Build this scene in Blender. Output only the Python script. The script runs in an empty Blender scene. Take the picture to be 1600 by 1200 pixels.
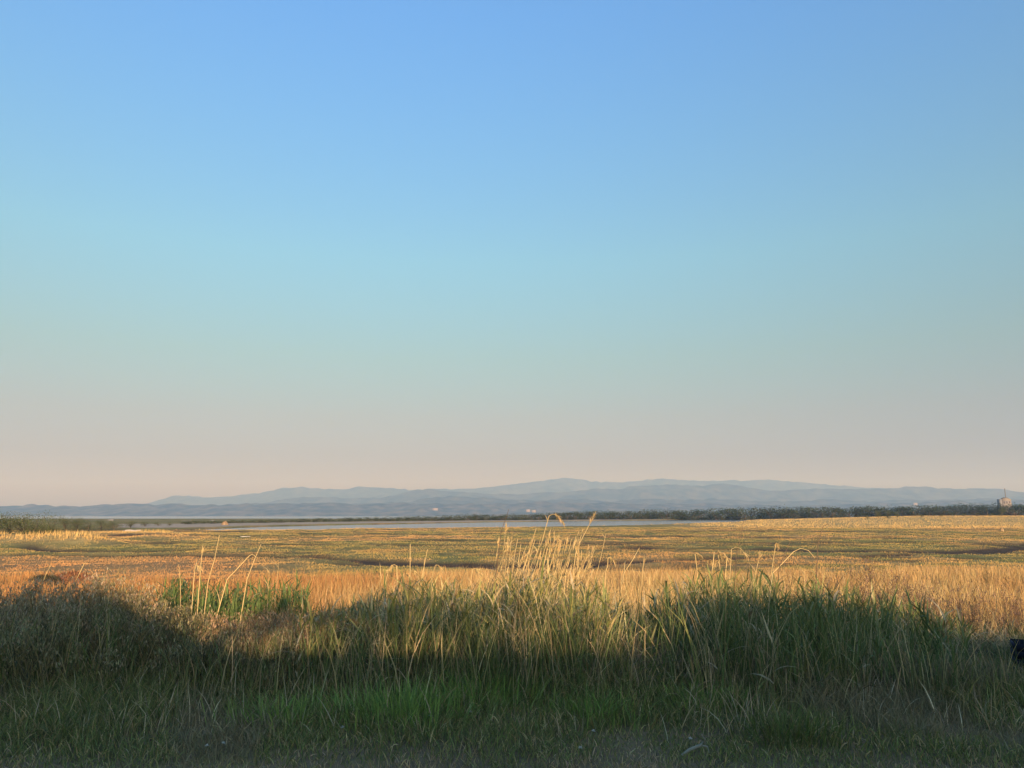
import bpy, math
import numpy as np

# ------------------------------------------------------------------ camera, sky, sun, exposure
sc = bpy.context.scene
R = math.radians
F = 1204.0 / 1600.0                    # focal length in picture widths
PITCH = R(9.71)
CAM = np.array((0.0, 0.0, 3.3))
cam = bpy.data.cameras.new('camera')
cam.sensor_width = 36.0
cam.lens = 36.0 * F
cam.clip_start = 0.1
cam.clip_end = 120000.0
cam_o = bpy.data.objects.new('camera', cam)
sc.collection.objects.link(cam_o)
cam_o.location = CAM
cam_o.rotation_euler = (math.pi / 2 + PITCH, 0, 0)
sc.camera = cam_o

SUN_EL = R(8.0)
SUN_AZ = R(163.0)                      # compass-like: 0 = +Y, clockwise; behind the camera, to the right
sun_vec = np.array((math.sin(SUN_AZ) * math.cos(SUN_EL), math.cos(SUN_AZ) * math.cos(SUN_EL), math.sin(SUN_EL)))

world = bpy.data.worlds.new('World')
sc.world = world
world.use_nodes = True
nt = world.node_tree
bg = nt.nodes['Background']
bg.inputs[1].default_value = 0.10
sky = nt.nodes.new('ShaderNodeTexSky')
sky.sky_type = 'NISHITA'
sky.sun_disc = False
sky.sun_elevation = SUN_EL
sky.sun_rotation = SUN_AZ
sky.air_density = 1.0
sky.dust_density = 1.0
sky.ozone_density = 1.0
tc = nt.nodes.new('ShaderNodeTexCoord')
sx = nt.nodes.new('ShaderNodeSeparateXYZ')
nt.links.new(tc.outputs['Generated'], sx.inputs[0])
ramp = nt.nodes.new('ShaderNodeValToRGB')     # clear-evening grade of the whole dome by height above the horizon
GRADE = [(0.00, (0.47, 0.43, 0.80)), (0.073, (0.47, 0.40, 0.57)), (0.124, (0.58, 0.50, 0.57)), (0.20, (0.68, 0.72, 0.70)),
         (0.32, (0.80, 1.07, 1.13)), (0.46, (0.83, 1.24, 1.60)), (0.58, (0.85, 1.37, 2.0)), (1.0, (0.85, 1.37, 2.0))]
while len(ramp.color_ramp.elements) < len(GRADE):
    ramp.color_ramp.elements.new(0.5)
for e, (p, c) in zip(ramp.color_ramp.elements, GRADE):
    e.position = p
    e.color = (c[0] * 0.5, c[1] * 0.5, c[2] * 0.5, 1)
nt.links.new(sx.outputs[2], ramp.inputs[0])
mul = nt.nodes.new('ShaderNodeMix')
mul.data_type = 'RGBA'
mul.blend_type = 'MULTIPLY'
mul.clamp_result = False
mul.inputs[0].default_value = 1.0
nt.links.new(sky.outputs[0], mul.inputs[6])
nt.links.new(ramp.outputs[0], mul.inputs[7])
dbl = nt.nodes.new('ShaderNodeVectorMath')
dbl.operation = 'SCALE'
dbl.inputs[3].default_value = 2.0
nt.links.new(mul.outputs[2], dbl.inputs[0])
nt.links.new(dbl.outputs[0], bg.inputs[0])

sun = bpy.data.lights.new('sun', 'SUN')
sun.energy = 4.2
sun.angle = R(0.53)
sun.color = (1.0, 0.71, 0.45)
sun_o = bpy.data.objects.new('sun', sun)
sc.collection.objects.link(sun_o)
sun_o.location = tuple(sun_vec * 60)
from mathutils import Vector
sun_o.rotation_euler = Vector(tuple(sun_vec)).to_track_quat('Z', 'Y').to_euler()

vs = sc.view_settings
vs.view_transform = 'Standard'
vs.look = 'None'
vs.exposure = 1.0
vs.gamma = 1.0
vs.use_curve_mapping = False
cy = sc.cycles
cy.max_bounces = 5
cy.diffuse_bounces = 3
cy.glossy_bounces = 2
cy.transmission_bounces = 3
cy.volume_bounces = 0
cy.transparent_max_bounces = 6
cy.caustics_reflective = False
cy.caustics_refractive = False
cy.use_denoising = True
cy.use_adaptive_sampling = True
cy.adaptive_threshold = 0.01

# ------------------------------------------------------------------ helpers
rng = np.random.default_rng(7)
COL = sc.collection
sp, cp = math.sin(PITCH), math.cos(PITCH)


def ray(px, py):
    a, b = (px - 800.0) / 1204.0, (600.0 - py) / 1204.0
    return np.array((a, cp - b * sp, sp + b * cp))


def at(px, py, Y):
    d = ray(px, py)
    return CAM + d * (Y / d[1])


HT = np.random.default_rng(99).random(65536)


def hash2(i, j, seed):
    k = (i.astype(np.int64) * 73856093) ^ (j.astype(np.int64) * 19349663) ^ (int(seed) * 83492791)
    return HT[(k ^ (k >> 13)) & 65535]


def vnoise(x, y, seed=0):
    x = np.asarray(x, float); y = np.asarray(y, float)
    i, j = np.floor(x), np.floor(y)
    f, g = x - i, y - j
    f = f * f * (3 - 2 * f); g = g * g * (3 - 2 * g)
    a, b = hash2(i, j, seed), hash2(i + 1, j, seed)
    c, d = hash2(i, j + 1, seed), hash2(i + 1, j + 1, seed)
    return (a * (1 - f) + b * f) * (1 - g) + (c * (1 - f) + d * f) * g


def fbm(x, y, seed=0, o=4):
    s, a, t = 0.0, 0.5, 0.0
    for k in range(o):
        s = s + a * vnoise(x * 2 ** k, y * 2 ** k, seed + k * 13)
        t += a
        a *= 0.5
    return s / t


def sstep(a, b, x):
    t = np.clip((x - a) / (b - a), 0, 1)
    return t * t * (3 - 2 * t)


def lerp(a, b, t):
    t = np.asarray(t)[..., None]
    return np.asarray(a) * (1 - t) + np.asarray(b) * t


def make_mesh(name, V, Q, C=None, mat=None, tris=False, smooth=False):
    V = np.ascontiguousarray(V, np.float32).reshape(-1, 3)
    Q = np.ascontiguousarray(Q, np.int32)
    k = Q.shape[1]
    me = bpy.data.meshes.new(name)
    me.vertices.add(len(V)); me.vertices.foreach_set('co', V.ravel())
    me.loops.add(Q.size); me.loops.foreach_set('vertex_index', Q.ravel())
    me.polygons.add(len(Q))
    me.polygons.foreach_set('loop_start', np.arange(0, Q.size, k, dtype=np.int32))
    me.polygons.foreach_set('loop_total', np.full(len(Q), k, np.int32))
    if smooth:
        me.polygons.foreach_set('use_smooth', np.ones(len(Q), bool))
    me.update(calc_edges=True)
    if C is not None:
        at_ = me.attributes.new('Col', 'FLOAT_COLOR', 'POINT')
        C4 = np.ones((len(V), 4), np.float32); C4[:, :3] = C
        at_.data.foreach_set('color', C4.ravel())
    if mat:
        me.materials.append(mat)
    return me


def link(name, me, parent=None, kind=None, label=None, cat=None, group=None, loc=None):
    o = bpy.data.objects.new(name, me)
    COL.objects.link(o)
    if parent is not None:
        o.parent = parent
    if kind: o['kind'] = kind
    if label: o['label'] = label
    if cat: o['category'] = cat
    if group: o['group'] = group
    if loc is not None: o.location = tuple(float(v) for v in loc)
    return o


class MB:
    """collects quads with colours, builds one mesh"""
    def __init__(s): s.V, s.Q, s.C, s.n = [], [], [], 0

    def add(s, V, Q, C):
        V = np.asarray(V, float).reshape(-1, 3); Q = np.asarray(Q, int)
        C = np.broadcast_to(np.asarray(C, float), V.shape)
        s.V.append(V); s.Q.append(Q + s.n); s.C.append(C); s.n += len(V)
        return s

    def box(s, lo, hi, c=(.5, .5, .5), rot=0.0, piv=None):
        x0, y0, z0 = lo; x1, y1, z1 = hi
        V = np.array([(x0, y0, z0), (x1, y0, z0), (x1, y1, z0), (x0, y1, z0), (x0, y0, z1), (x1, y0, z1), (x1, y1, z1), (x0, y1, z1)], float)
        if rot:
            pv = np.array(piv); D = V - pv; ca, sa = math.cos(rot), math.sin(rot)
            V = pv + np.stack([D[:, 0] * ca - D[:, 1] * sa, D[:, 0] * sa + D[:, 1] * ca, D[:, 2]], 1)
        return s.add(V, [(0, 3, 2, 1), (4, 5, 6, 7), (0, 1, 5, 4), (1, 2, 6, 5), (2, 3, 7, 6), (3, 0, 4, 7)], c)

    def tube(s, P, rad, c, n=5):
        P = np.asarray(P, float); m = len(P)
        rad = np.broadcast_to(np.asarray(rad, float), (m,))
        T = np.gradient(P, axis=0); T /= np.linalg.norm(T, axis=1)[:, None] + 1e-9
        up = np.array((0.31, 0.17, 0.93)) if abs(T[0, 2]) < 0.8 else np.array((1.0, 0.1, 0))
        A = np.cross(T, up); A /= np.linalg.norm(A, axis=1)[:, None] + 1e-9
        B = np.cross(T, A)
        th = np.arange(n) * 2 * math.pi / n
        V = P[:, None] + rad[:, None, None] * (np.cos(th)[None, :, None] * A[:, None] + np.sin(th)[None, :, None] * B[:, None])
        i = np.arange(m - 1)[:, None] * n; j = np.arange(n)[None]; k = (j + 1) % n
        Q = np.stack([i + j, i + k, i + n + k, i + n + j], -1).reshape(-1, 4)
        cc = np.asarray(c, float)
        if cc.ndim == 2: cc = np.repeat(cc, n, 0)
        return s.add(V.reshape(-1, 3), Q, cc)

    def mesh(s, name, mat, smooth=False):
        return make_mesh(name, np.concatenate(s.V), np.concatenate(s.Q), np.concatenate(s.C), mat, smooth=smooth)


def blades(root, az, length, width, lean, bend, color, S=3, twist=None, power=1.3, taper=0.8, base=0.55, shift=None):
    """curved tapering strips: returns V, Q, C"""
    N = len(root)
    b = lambda v: np.broadcast_to(np.asarray(v, float), (N,))
    az, length, width, lean, bend = map(b, (az, length, width, lean, bend))
    t = np.linspace(0, 1, S + 1)
    tm = (t[:-1] + t[1:]) / 2
    th = lean[:, None] + bend[:, None] * tm[None] ** power
    ds = (length / S)[:, None]
    h = np.concatenate([np.zeros((N, 1)), np.cumsum(np.sin(th) * ds, 1)], 1)
    z = np.concatenate([np.zeros((N, 1)), np.cumsum(np.cos(th) * ds, 1)], 1)
    ca, sa = np.cos(az)[:, None], np.sin(az)[:, None]
    P = np.stack([h * ca, h * sa, z], -1) + np.asarray(root, float)[:, None]
    tw = np.zeros(N) if twist is None else b(twist)
    thv = lean[:, None] + bend[:, None] * t[None] ** power
    side = np.stack([-sa + 0 * thv, ca + 0 * thv, 0 * thv], -1)
    nrm = np.stack([-np.cos(thv) * ca, -np.cos(thv) * sa, np.sin(thv)], -1)
    sd = side * np.cos(tw)[:, None, None] + nrm * np.sin(tw)[:, None, None]
    prof = np.minimum(base + t * 2.2, 1.0) * np.maximum(1 - t ** (1 / max(1 - taper, .12) * .5 + .6), 0.04)
    off = sd * (width[:, None] * prof[None] * 0.5)[..., None]
    V = np.stack([P - off, P + off], 2).reshape(N, -1, 3)
    k = 2 * (S + 1)
    i = np.arange(S) * 2
    q = np.stack([i, i + 1, i + 3, i + 2], -1)
    Q = (np.arange(N)[:, None, None] * k + q[None]).reshape(-1, 4)
    color = np.asarray(color, float)
    if color.ndim == 1: color = np.broadcast_to(color, (N, 3))
    C = np.repeat(color[:, None], k, 1).reshape(-1, 3)
    return V.reshape(-1, 3), Q, C


def tri_blades(root, az, length, width, lean, color):
    """one pointed face to a blade, for grass too far off to show its bend"""
    N = len(root)
    sd = np.stack([-np.sin(az), np.cos(az), 0 * az], -1) * (width * .5)[:, None]
    tip = root + np.stack([np.sin(lean) * np.cos(az), np.sin(lean) * np.sin(az), np.cos(lean)], -1) * length[:, None]
    V = np.stack([root - sd, root + sd, tip], 1).reshape(-1, 3)
    return V, np.arange(3 * N).reshape(N, 3), np.repeat(color, 3, 0)


def pal(N, cols, w=None, var=0.18, r=None):
    r = r or rng
    cols = np.asarray(cols, float)
    i = r.choice(len(cols), N, p=None if w is None else np.asarray(w, float) / np.sum(w))
    return cols[i] * (1 + var * r.standard_normal((N, 1))).clip(.45, 1.7) * (1 + 0.05 * r.standard_normal((N, 3)))


# ------------------------------------------------------------------ materials
def mat_new(name):
    m = bpy.data.materials.new(name); m.use_nodes = True
    t = m.node_tree
    return m, t, t.nodes['Principled BSDF'], t.nodes['Material Output']


def leaf_mat(name, trans=0.25, rough=0.65, spec=0.25, nscale=30.0, namt=0.25):
    m, t, p, out = mat_new(name)
    a = t.nodes.new('ShaderNodeAttribute'); a.attribute_name = 'Col'
    n = t.nodes.new('ShaderNodeTexNoise'); n.inputs['Scale'].default_value = nscale; n.inputs['Detail'].default_value = 2
    g = t.nodes.new('ShaderNodeNewGeometry')
    t.links.new(g.outputs['Position'], n.inputs['Vector'])
    mr = t.nodes.new('ShaderNodeMapRange'); mr.inputs[3].default_value = 1 - namt; mr.inputs[4].default_value = 1 + namt
    t.links.new(n.outputs[0], mr.inputs[0])
    v = t.nodes.new('ShaderNodeVectorMath'); v.operation = 'SCALE'
    t.links.new(a.outputs['Color'], v.inputs[0]); t.links.new(mr.outputs[0], v.inputs[3])
    t.links.new(v.outputs[0], p.inputs['Base Color'])
    p.inputs['Roughness'].default_value = rough
    p.inputs['Specular IOR Level'].default_value = spec
    if trans:
        tr = t.nodes.new('ShaderNodeBsdfTranslucent')
        t.links.new(v.outputs[0], tr.inputs[0])
        mx = t.nodes.new('ShaderNodeMixShader'); mx.inputs[0].default_value = trans
        t.links.new(p.outputs[0], mx.inputs[1]); t.links.new(tr.outputs[0], mx.inputs[2])
        t.links.new(mx.outputs[0], out.inputs[0])
    return m


M_leaf = leaf_mat('reed_leaf', 0.22, 0.6, 0.25)
M_grass = leaf_mat('grass_blade', 0.25, 0.7, 0.2)
M_dry = leaf_mat('dry_stalk', 0.18, 0.7, 0.2)
M_far = leaf_mat('far_foliage', 0.15, 0.8, 0.1, 0.6, 0.3)
M_plain = leaf_mat('weathered', 0.0, 0.85, 0.15, 14.0, 0.3)


def terrain_mat():
    m, t, p, out = mat_new('marsh_ground')
    a = t.nodes.new('ShaderNodeAttribute'); a.attribute_name = 'Col'
    g = t.nodes.new('ShaderNodeNewGeometry')
    n1 = t.nodes.new('ShaderNodeTexNoise'); n1.inputs['Scale'].default_value = 0.9; n1.inputs['Detail'].default_value = 6
    n2 = t.nodes.new('ShaderNodeTexNoise'); n2.inputs['Scale'].default_value = 9.0; n2.inputs['Detail'].default_value = 4
    for n in (n1, n2): t.links.new(g.outputs['Position'], n.inputs['Vector'])
    ad = t.nodes.new('ShaderNodeMath'); ad.operation = 'ADD'
    t.links.new(n1.outputs[0], ad.inputs[0]); t.links.new(n2.outputs[0], ad.inputs[1])
    mr = t.nodes.new('ShaderNodeMapRange'); mr.inputs[1].default_value = 0.6; mr.inputs[2].default_value = 1.4
    mr.inputs[3].default_value = 0.6; mr.inputs[4].default_value = 1.4
    t.links.new(ad.outputs[0], mr.inputs[0])
    v = t.nodes.new('ShaderNodeVectorMath'); v.operation = 'SCALE'
    t.links.new(a.outputs['Color'], v.inputs[0]); t.links.new(mr.outputs[0], v.inputs[3])
    t.links.new(v.outputs[0], p.inputs['Base Color'])
    p.inputs['Roughness'].default_value = 0.95
    p.inputs['Specular IOR Level'].default_value = 0.1
    b = t.nodes.new('ShaderNodeBump'); b.inputs['Strength'].default_value = 0.8; b.inputs['Distance'].default_value = 0.12
    t.links.new(n2.outputs[0], b.inputs['Height']); t.links.new(b.outputs[0], p.inputs['Normal'])
    return m


def water_mat():
    m, t, p, out = mat_new('tidal_water')
    p.inputs['Base Color'].default_value = (0.11, 0.125, 0.135, 1)
    p.inputs['Roughness'].default_value = 0.14
    p.inputs['IOR'].default_value = 1.33
    g = t.nodes.new('ShaderNodeNewGeometry')
    mp = t.nodes.new('ShaderNodeMapping'); mp.inputs['Scale'].default_value = (0.6, 1.6, 1)
    n = t.nodes.new('ShaderNodeTexNoise'); n.inputs['Scale'].default_value = 1.2; n.inputs['Detail'].default_value = 3
    t.links.new(g.outputs['Position'], mp.inputs[0]); t.links.new(mp.outputs[0], n.inputs['Vector'])
    b = t.nodes.new('ShaderNodeBump'); b.inputs['Strength'].default_value = 0.12; b.inputs['Distance'].default_value = 0.05
    t.links.new(n.outputs[0], b.inputs['Height']); t.links.new(b.outputs[0], p.inputs['Normal'])
    return m


def hill_mat(name, c0, c1, scale):
    m, t, p, out = mat_new(name)
    g = t.nodes.new('ShaderNodeNewGeometry')
    n = t.nodes.new('ShaderNodeTexNoise'); n.inputs['Scale'].default_value = scale; n.inputs['Detail'].default_value = 8
    t.links.new(g.outputs['Position'], n.inputs['Vector'])
    r = t.nodes.new('ShaderNodeValToRGB')
    r.color_ramp.elements[0].position = 0.38; r.color_ramp.elements[0].color = (*c0, 1)
    r.color_ramp.elements[1].position = 0.66; r.color_ramp.elements[1].color = (*c1, 1)
    t.links.new(n.outputs[0], r.inputs[0]); t.links.new(r.outputs[0], p.inputs['Base Color'])
    p.inputs['Roughness'].default_value = 0.95
    p.inputs['Specular IOR Level'].default_value = 0.05
    return m


# ------------------------------------------------------------------ terrain
U_N = ([-.45, -.385, -.25, -.2, 0.0, .166, .29, .34], [180, 183, 186, 205, 224, 275, 430, 900])
U_F = ([-.45, -.385, -.307, -.133, 0.0, .166, .29, .34], [209, 222, 268, 350, 470, 600, 850, 900])
CREEKS = [(53, 2.6, .6, 1, -.2, .2), (61, 2.0, .34, 2, -9, 9), (67, 1.6, .34, 12, -9, 9), (79, 3.4, .34, 3, .1, .9), (79, 2.6, .34, 9, -.6, -.2), (90, 2.2, .34, 14, -9, 9), (99, 3.0, .34, 4, -9, 9),
          (121, 4.2, .36, 5, -9, 9), (146, 6.0, .7, 6, -.26, -.1), (166, 6, .36, 7, -9, 9), (190, 5, .36, 15, -9, 9)]


def land(x, y):
    """height and colour of the ground"""
    x = np.asarray(x, float); y = np.asarray(y, float)
    u = np.clip(x / np.maximum(np.abs(y), 5.0), -1.2, 1.2) * (y > 0)
    bank = sstep(7.8, 15.5, y)
    z = 1.6 - 1.5 * bank
    z = z + (1 - bank) * 0.05 * (fbm(x * .9, y * .9, 3) - .5) * 2
    mar = sstep(14, 40, y)
    z = z + mar * (0.34 * (fbm(x * .22, y * .22, 11) - .5) + 0.16 * (fbm(x * .9, y * .9, 12, 2) - .5))
    mud = np.zeros_like(z)
    for yk, w, dep, sd, u0, u1 in CREEKS:
        yc = yk + 3.2 * np.sin(x * .11 + sd * 2.3) + 5 * (vnoise(x * .05, 0 * x + sd, sd) - .5) * 2
        on = sstep(.42, .58, vnoise(x * .045 + sd * 7, 0 * x + 3.3, 40 + sd)) * sstep(u0 - .04, u0, u) * (1 - sstep(u1, u1 + .04, u))
        if sd == 6: on = sstep(u0 - .02, u0, u) * (1 - sstep(u1, u1 + .02, u))
        k = np.exp(-((y - yc) / w) ** 4) * on
        z = z - dep * k; mud = np.maximum(mud, k)
    yn = np.interp(u, *U_N) + 5 * (fbm(x * .06, y * .02, 21) - .5) * 2
    yf = np.interp(u, *U_F) + 8 * (fbm(x * .04, y * .02, 22) - .5) * 2
    inside = sstep(0, 2.5, y - yn) * sstep(0, 4, yf - y) * (u > -.39) * (u < .34)
    z = z - 1.3 * inside; mud = np.maximum(mud, np.clip(inside * 2 - .5, 0, 1))
    edge = np.exp(-((y - yn + 3) / 6) ** 2) * (u > -.4) * (u < .33)
    # dunes on the left, higher dry ground on the right, bar of sand across the river
    dl = sstep(-.47, -.56, u) * sstep(80, 92, y) * (1 - sstep(94, 104, y)) * (.9 + .9 * fbm(x * .12, y * .06, 31))
    dl = dl + .5 * sstep(-.34, -.46, u) * sstep(104, 118, y + 60 * (u + .5)) * (1 - sstep(135, 150, y)) * (.6 + .9 * fbm(x * .07, y * .04, 32))
    z = z + dl * 0.9
    dr = sstep(.27, .56, u) * sstep(215, 520, y + 120 * (np.minimum(u, .8) - .3)) * sstep(150, 200, y)
    z = z + 3.0 * dr
    bar = sstep(0, 12, y - yf) * (1 - sstep(60, 130, y - yf)) * (u > -.5)
    z = z + .35 * bar * fbm(x * .05, y * .05, 41)
    far = sstep(900, 1300, y)
    z = z * (1 - far) - 3.0 * far
    # colours
    n1, n2 = fbm(x * .05, y * .05, 51), fbm(x * .25, y * .25, 52)
    c = lerp((.36, .255, .10), (.26, .225, .08), sstep(.38, .58, n1))
    c = lerp(c, (.19, .19, .065), sstep(.48, .62, n2) * (1 - .6 * sstep(130, 200, y)) * .9)
    c = lerp(c, (.12, .10, .05), sstep(.60, .68, fbm(x * .16 + 5, y * .3, 57)) * .6)
    c = lerp(c, (.36, .20, .09), sstep(.55, .75, fbm(x * .08 + 9, y * .08, 53)) * .28)
    c = lerp(c, (.36, .215, .095), sstep(-.16, -.4, u) * (1 - sstep(58, 74, y + 20 * (n1 - .5))) * .8)
    tan = np.clip(dl * 1.2, 0, 1) + sstep(.12, .3, u) * sstep(200, 240, y + 60 * (np.minimum(u, .8) - .3)) + .7 * edge
    tan = np.clip(tan, 0, 1)
    c = lerp(c, (.50, .34, .13), tan)
    c = lerp(c, (.30, .26, .10), tan * sstep(.5, .65, n2) * .5)
    c = lerp(c, (.46, .36, .26), np.clip(bar * 1.5, 0, 1) * (1 - sstep(.1, .25, u)))
    c = lerp(c, (.075, .055, .04), np.clip(mud * 1.3, 0, 1))
    c = lerp(c, (.23, .155, .085), 1 - sstep(12, 17, y))
    return z, c


ys = np.concatenate([np.linspace(-60, 4, 30), np.linspace(4.4, 20, 60), 20 * np.exp(np.linspace(0, math.log(1400 / 20), 430))[1:]])
us = np.linspace(-1, 1, 310)
us = np.sign(us) * np.abs(us) ** 1.15
YY, UU = np.meshgrid(ys, us, indexing='ij')
XX = UU * (22 + np.maximum(YY, 0) * 1.15 + np.maximum(-YY, 0) * .5)
ZZ, CC = land(XX, YY)
nr, nc = YY.shape
i = np.arange(nr - 1)[:, None] * nc + np.arange(nc - 1)[None]
Q = np.stack([i, i + 1, i + nc + 1, i + nc], -1).reshape(-1, 4)
M_ground = terrain_mat()
link('ground', make_mesh('ground', np.stack([XX, YY, ZZ], -1).reshape(-1, 3), Q, CC.reshape(-1, 3), M_ground, smooth=True), kind='structure')

M_water = water_mat()
W = np.array([(-45000, 30, -.32), (45000, 30, -.32), (45000, 45000, -.32), (-45000, 45000, -.32)], float)
link('water', make_mesh('water', W, np.array([(0, 1, 2, 3)]), None, M_water), kind='structure')

# ------------------------------------------------------------------ far hills, four ranges one behind the other
HORIZON = 806.0
LA = [(-300, 806), (150, 800), (225, 787), (270, 774), (300, 776), (330, 778), (400, 770), (440, 762), (470, 759), (490, 763), (530, 763), (560, 759), (600, 761), (640, 764),
      (720, 764), (800, 757), (840, 751), (870, 747), (885, 745), (905, 748), (925, 751), (1000, 751), (1020, 748), (1040, 747), (1060, 749), (1100, 750), (1130, 749), (1160, 750),
      (1205, 748), (1240, 752), (1290, 756), (1350, 760), (1420, 764), (1500, 768), (1600, 775), (1900, 795)]
LB = [(-300, 806), (350, 800), (420, 783), (470, 776), (520, 777), (600, 777), (625, 772), (640, 766), (670, 763), (700, 766), (745, 770), (800, 772), (850, 768), (885, 768), (940, 762),
      (968, 765), (990, 757), (1030, 757), (1060, 757), (1100, 759), (1130, 755), (1150, 757), (1175, 762), (1210, 767), (1270, 763), (1340, 763), (1400, 762), (1432, 758), (1460, 761),
      (1500, 763), (1550, 763), (1600, 768), (1900, 785)]
LC = [(-300, 803), (300, 800), (400, 786), (560, 786), (640, 783), (665, 778), (700, 775), (745, 776), (790, 780), (850, 781), (900, 779), (960, 783), (1000, 779), (1060, 781), (1120, 778),
      (1180, 782), (1230, 783), (1300, 780), (1360, 783), (1400, 779), (1460, 781), (1540, 778), (1600, 779), (1900, 785)]
LD = [(-300, 792), (0, 790), (25, 788), (52, 787), (90, 790), (150, 789), (200, 787), (260, 787), (330, 788), (400, 786), (480, 786), (530, 785), (570, 787), (640, 785), (700, 786),
      (760, 787), (850, 784), (900, 785), (980, 787), (1060, 786), (1150, 788), (1240, 790), (1300, 788), (1345, 786), (1400, 785), (1480, 783), (1600, 782), (1900, 782)]


def range_of_hills(name, prof, D, depth, rough, mat, label, cols=700, seed=0):
    px = np.linspace(-300, 1900, cols)
    py = np.interp(px, [p[0] for p in prof], [p[1] for p in prof])
    ker = np.ones(9) / 9
    py = np.convolve(np.pad(py, 4, 'edge'), ker, 'valid') * .6 + py * .4
    X = (px - 800) / 1204.0 * D * cp
    py = py + 2.2 * (fbm(px / 34.0, px * 0, 200 + seed, 4) - .5)
    H = np.maximum((HORIZON - py) / 1204.0 * D * cp, 4)
    rows = 26
    t = np.linspace(0, 1, rows)
    tt, XX = np.meshgrid(t, X, indexing='ij')
    Y = D - depth * .62 + depth * tt
    s = tt / .62
    prf = np.where(s < 1, s ** .75 * (1 - .12 * np.sin(s * math.pi)), 1 - np.clip((tt - .62) / .38, 0, 1) ** 1.4)
    g = fbm(XX / (depth * .22), Y / (depth * .3), 60 + seed, 4) - .5
    HH = np.broadcast_to(H, tt.shape)
    Z = HH * prf * (1 + 1.7 * g * (1 - prf) * 1.2) + rough * (vnoise(XX / (rough * 3.2), Y / (rough * 4), 70 + seed) - .5) * np.clip(prf * 3, 0, 1)
    Z = Z * (XX / XX) - 1.5
    i = np.arange(rows - 1)[:, None] * cols + np.arange(cols - 1)[None]
    Q = np.stack([i, i + 1, i + cols + 1, i + cols], -1).reshape(-1, 4)
    o = link(name, make_mesh(name, np.stack([XX, Y, Z], -1).reshape(-1, 3), Q, None, mat, smooth=True), kind='structure', label=label)
    return o


hm1 = hill_mat('hill_forest', (.012, .02, .014), (.11, .105, .07), 0.0045)
hm2 = hill_mat('shore_forest', (.012, .02, .014), (.16, .14, .10), 0.007)
range_of_hills('mountain_range', LA, 18000, 3600, 34, hm1, 'palest blue range of hills farthest behind the bay', seed=1)
range_of_hills('hill_range', LB, 14000, 2600, 30, hm1, 'blue grey hills in front of the palest range', seed=2)
range_of_hills('foothills', LC, 11200, 1800, 26, hm1, 'low grey foothills behind the wooded bluff', seed=3)
range_of_hills('wooded_bluff', LD, 9000, 1500, 30, hm2, 'long low wooded bluff along the far side of the bay', cols=1400, seed=4)

# ------------------------------------------------------------------ haze
m, t, p, out = mat_new('haze')
t.nodes.remove(p)
pv = t.nodes.new('ShaderNodeVolumePrincipled')
pv.inputs['Color'].default_value = (0.31, 0.57, 1.0, 1)
pv.inputs['Absorption Color'].default_value = (1, 1, 1, 1)
pv.inputs['Density'].default_value = 1.12e-4
pv.inputs['Anisotropy'].default_value = 0.0
t.links.new(pv.outputs[0], out.inputs['Volume'])
m.cycles.homogeneous_volume = True if hasattr(m.cycles, 'homogeneous_volume') else None
hz = MB().box((-42000, -150, -5), (42000, 21500, 930)).mesh('haze', m)
link('haze', hz, kind='stuff', label='thin blue evening haze over the whole bay', cat='haze')

# ------------------------------------------------------------------ unseen buildings and a hedge, added behind the camera to shade the verge
def shade_house(name, xr0, xr1, zr, y0, label):
    """hip-roofed shade caster, added out of view: ridge from xr0 to xr1 at height zr, front wall at y0"""
    g = 1.6; ev = zr - 1.55; hw = 2.9; hip = 1.7
    root = link(name, None, label=label, cat='shade_house', loc=(0, 0, 0))
    X0, X1, Y0, Y1 = xr0 - hip, xr1 + hip, y0 - 2 * hw, y0
    b = MB().box((X0 + .35, Y0 + .35, g - .1), (X1 - .35, Y1 - .35, ev - .01), (.55, .53, .48))
    link('wall', b.mesh('wall', M_plain), root)
    ym = y0 - hw
    V = [(X0, Y0, ev), (X1, Y0, ev), (X1, Y1, ev), (X0, Y1, ev), (xr0, ym, zr), (xr1, ym, zr), (X0, Y0, ev - .12), (X1, Y0, ev - .12), (X1, Y1, ev - .12), (X0, Y1, ev - .12)]
    Q = [(0, 1, 5, 4), (2, 3, 4, 5), (6, 7, 1, 0), (7, 8, 2, 1), (8, 9, 3, 2), (9, 6, 0, 3), (9, 8, 7, 6), (1, 2, 5, 5), (3, 0, 4, 4)]
    link('roof', make_mesh('roof', V, np.array(Q), np.broadcast_to((.12, .11, .10), (10, 3)), M_plain), root)
    d = MB().box((X0 + 1.2, Y1 - .37, g), (X0 + 2.1, Y1 - .31, g + 1.6), (.2, .1, .06))
    link('door', d.mesh('door', M_plain), root)
    w = MB().box((X1 - 2.4, Y1 - .37, g + .7), (X1 - 1.2, Y1 - .30, g + 1.5), (.7, .7, .68))
    link('window', w.mesh('window', M_plain), root)
    return root


TE = math.tan(SUN_EL) / math.cos(SUN_AZ - math.pi)      # drop of the shade for each metre forward
YB = -12.0
def caster_z(z, y): return z + (y - YB) * TE
def src_x(x, y): return x - (y - YB) * math.tan(SUN_AZ - math.pi)   # where the shade at x comes from
shade_house('shade_bungalow', src_x(1.75, 8.7), src_x(4.0, 8.7), caster_z(2.26, 10), YB + 2.9, 'small hip-roofed shade caster added unseen behind the viewer, right of the hedge gap')
shade_house('shade_bungalow', src_x(-14, 8.7), src_x(-5.0, 8.7), caster_z(2.55, 10), YB + 2.9, 'long hip-roofed shade caster added unseen behind the viewer, left of the hedge gap')
r5 = np.random.default_rng(5)
hb = MB()  # hedge added out of view to shape the lower edge of the shade
n = 24000
hx = r5.uniform(-16, 24, n); hy = YB + 4.2 + r5.uniform(-.6, .6, n)
top = caster_z(1.66, 9.5) - 4.2 * TE + .40
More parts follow.
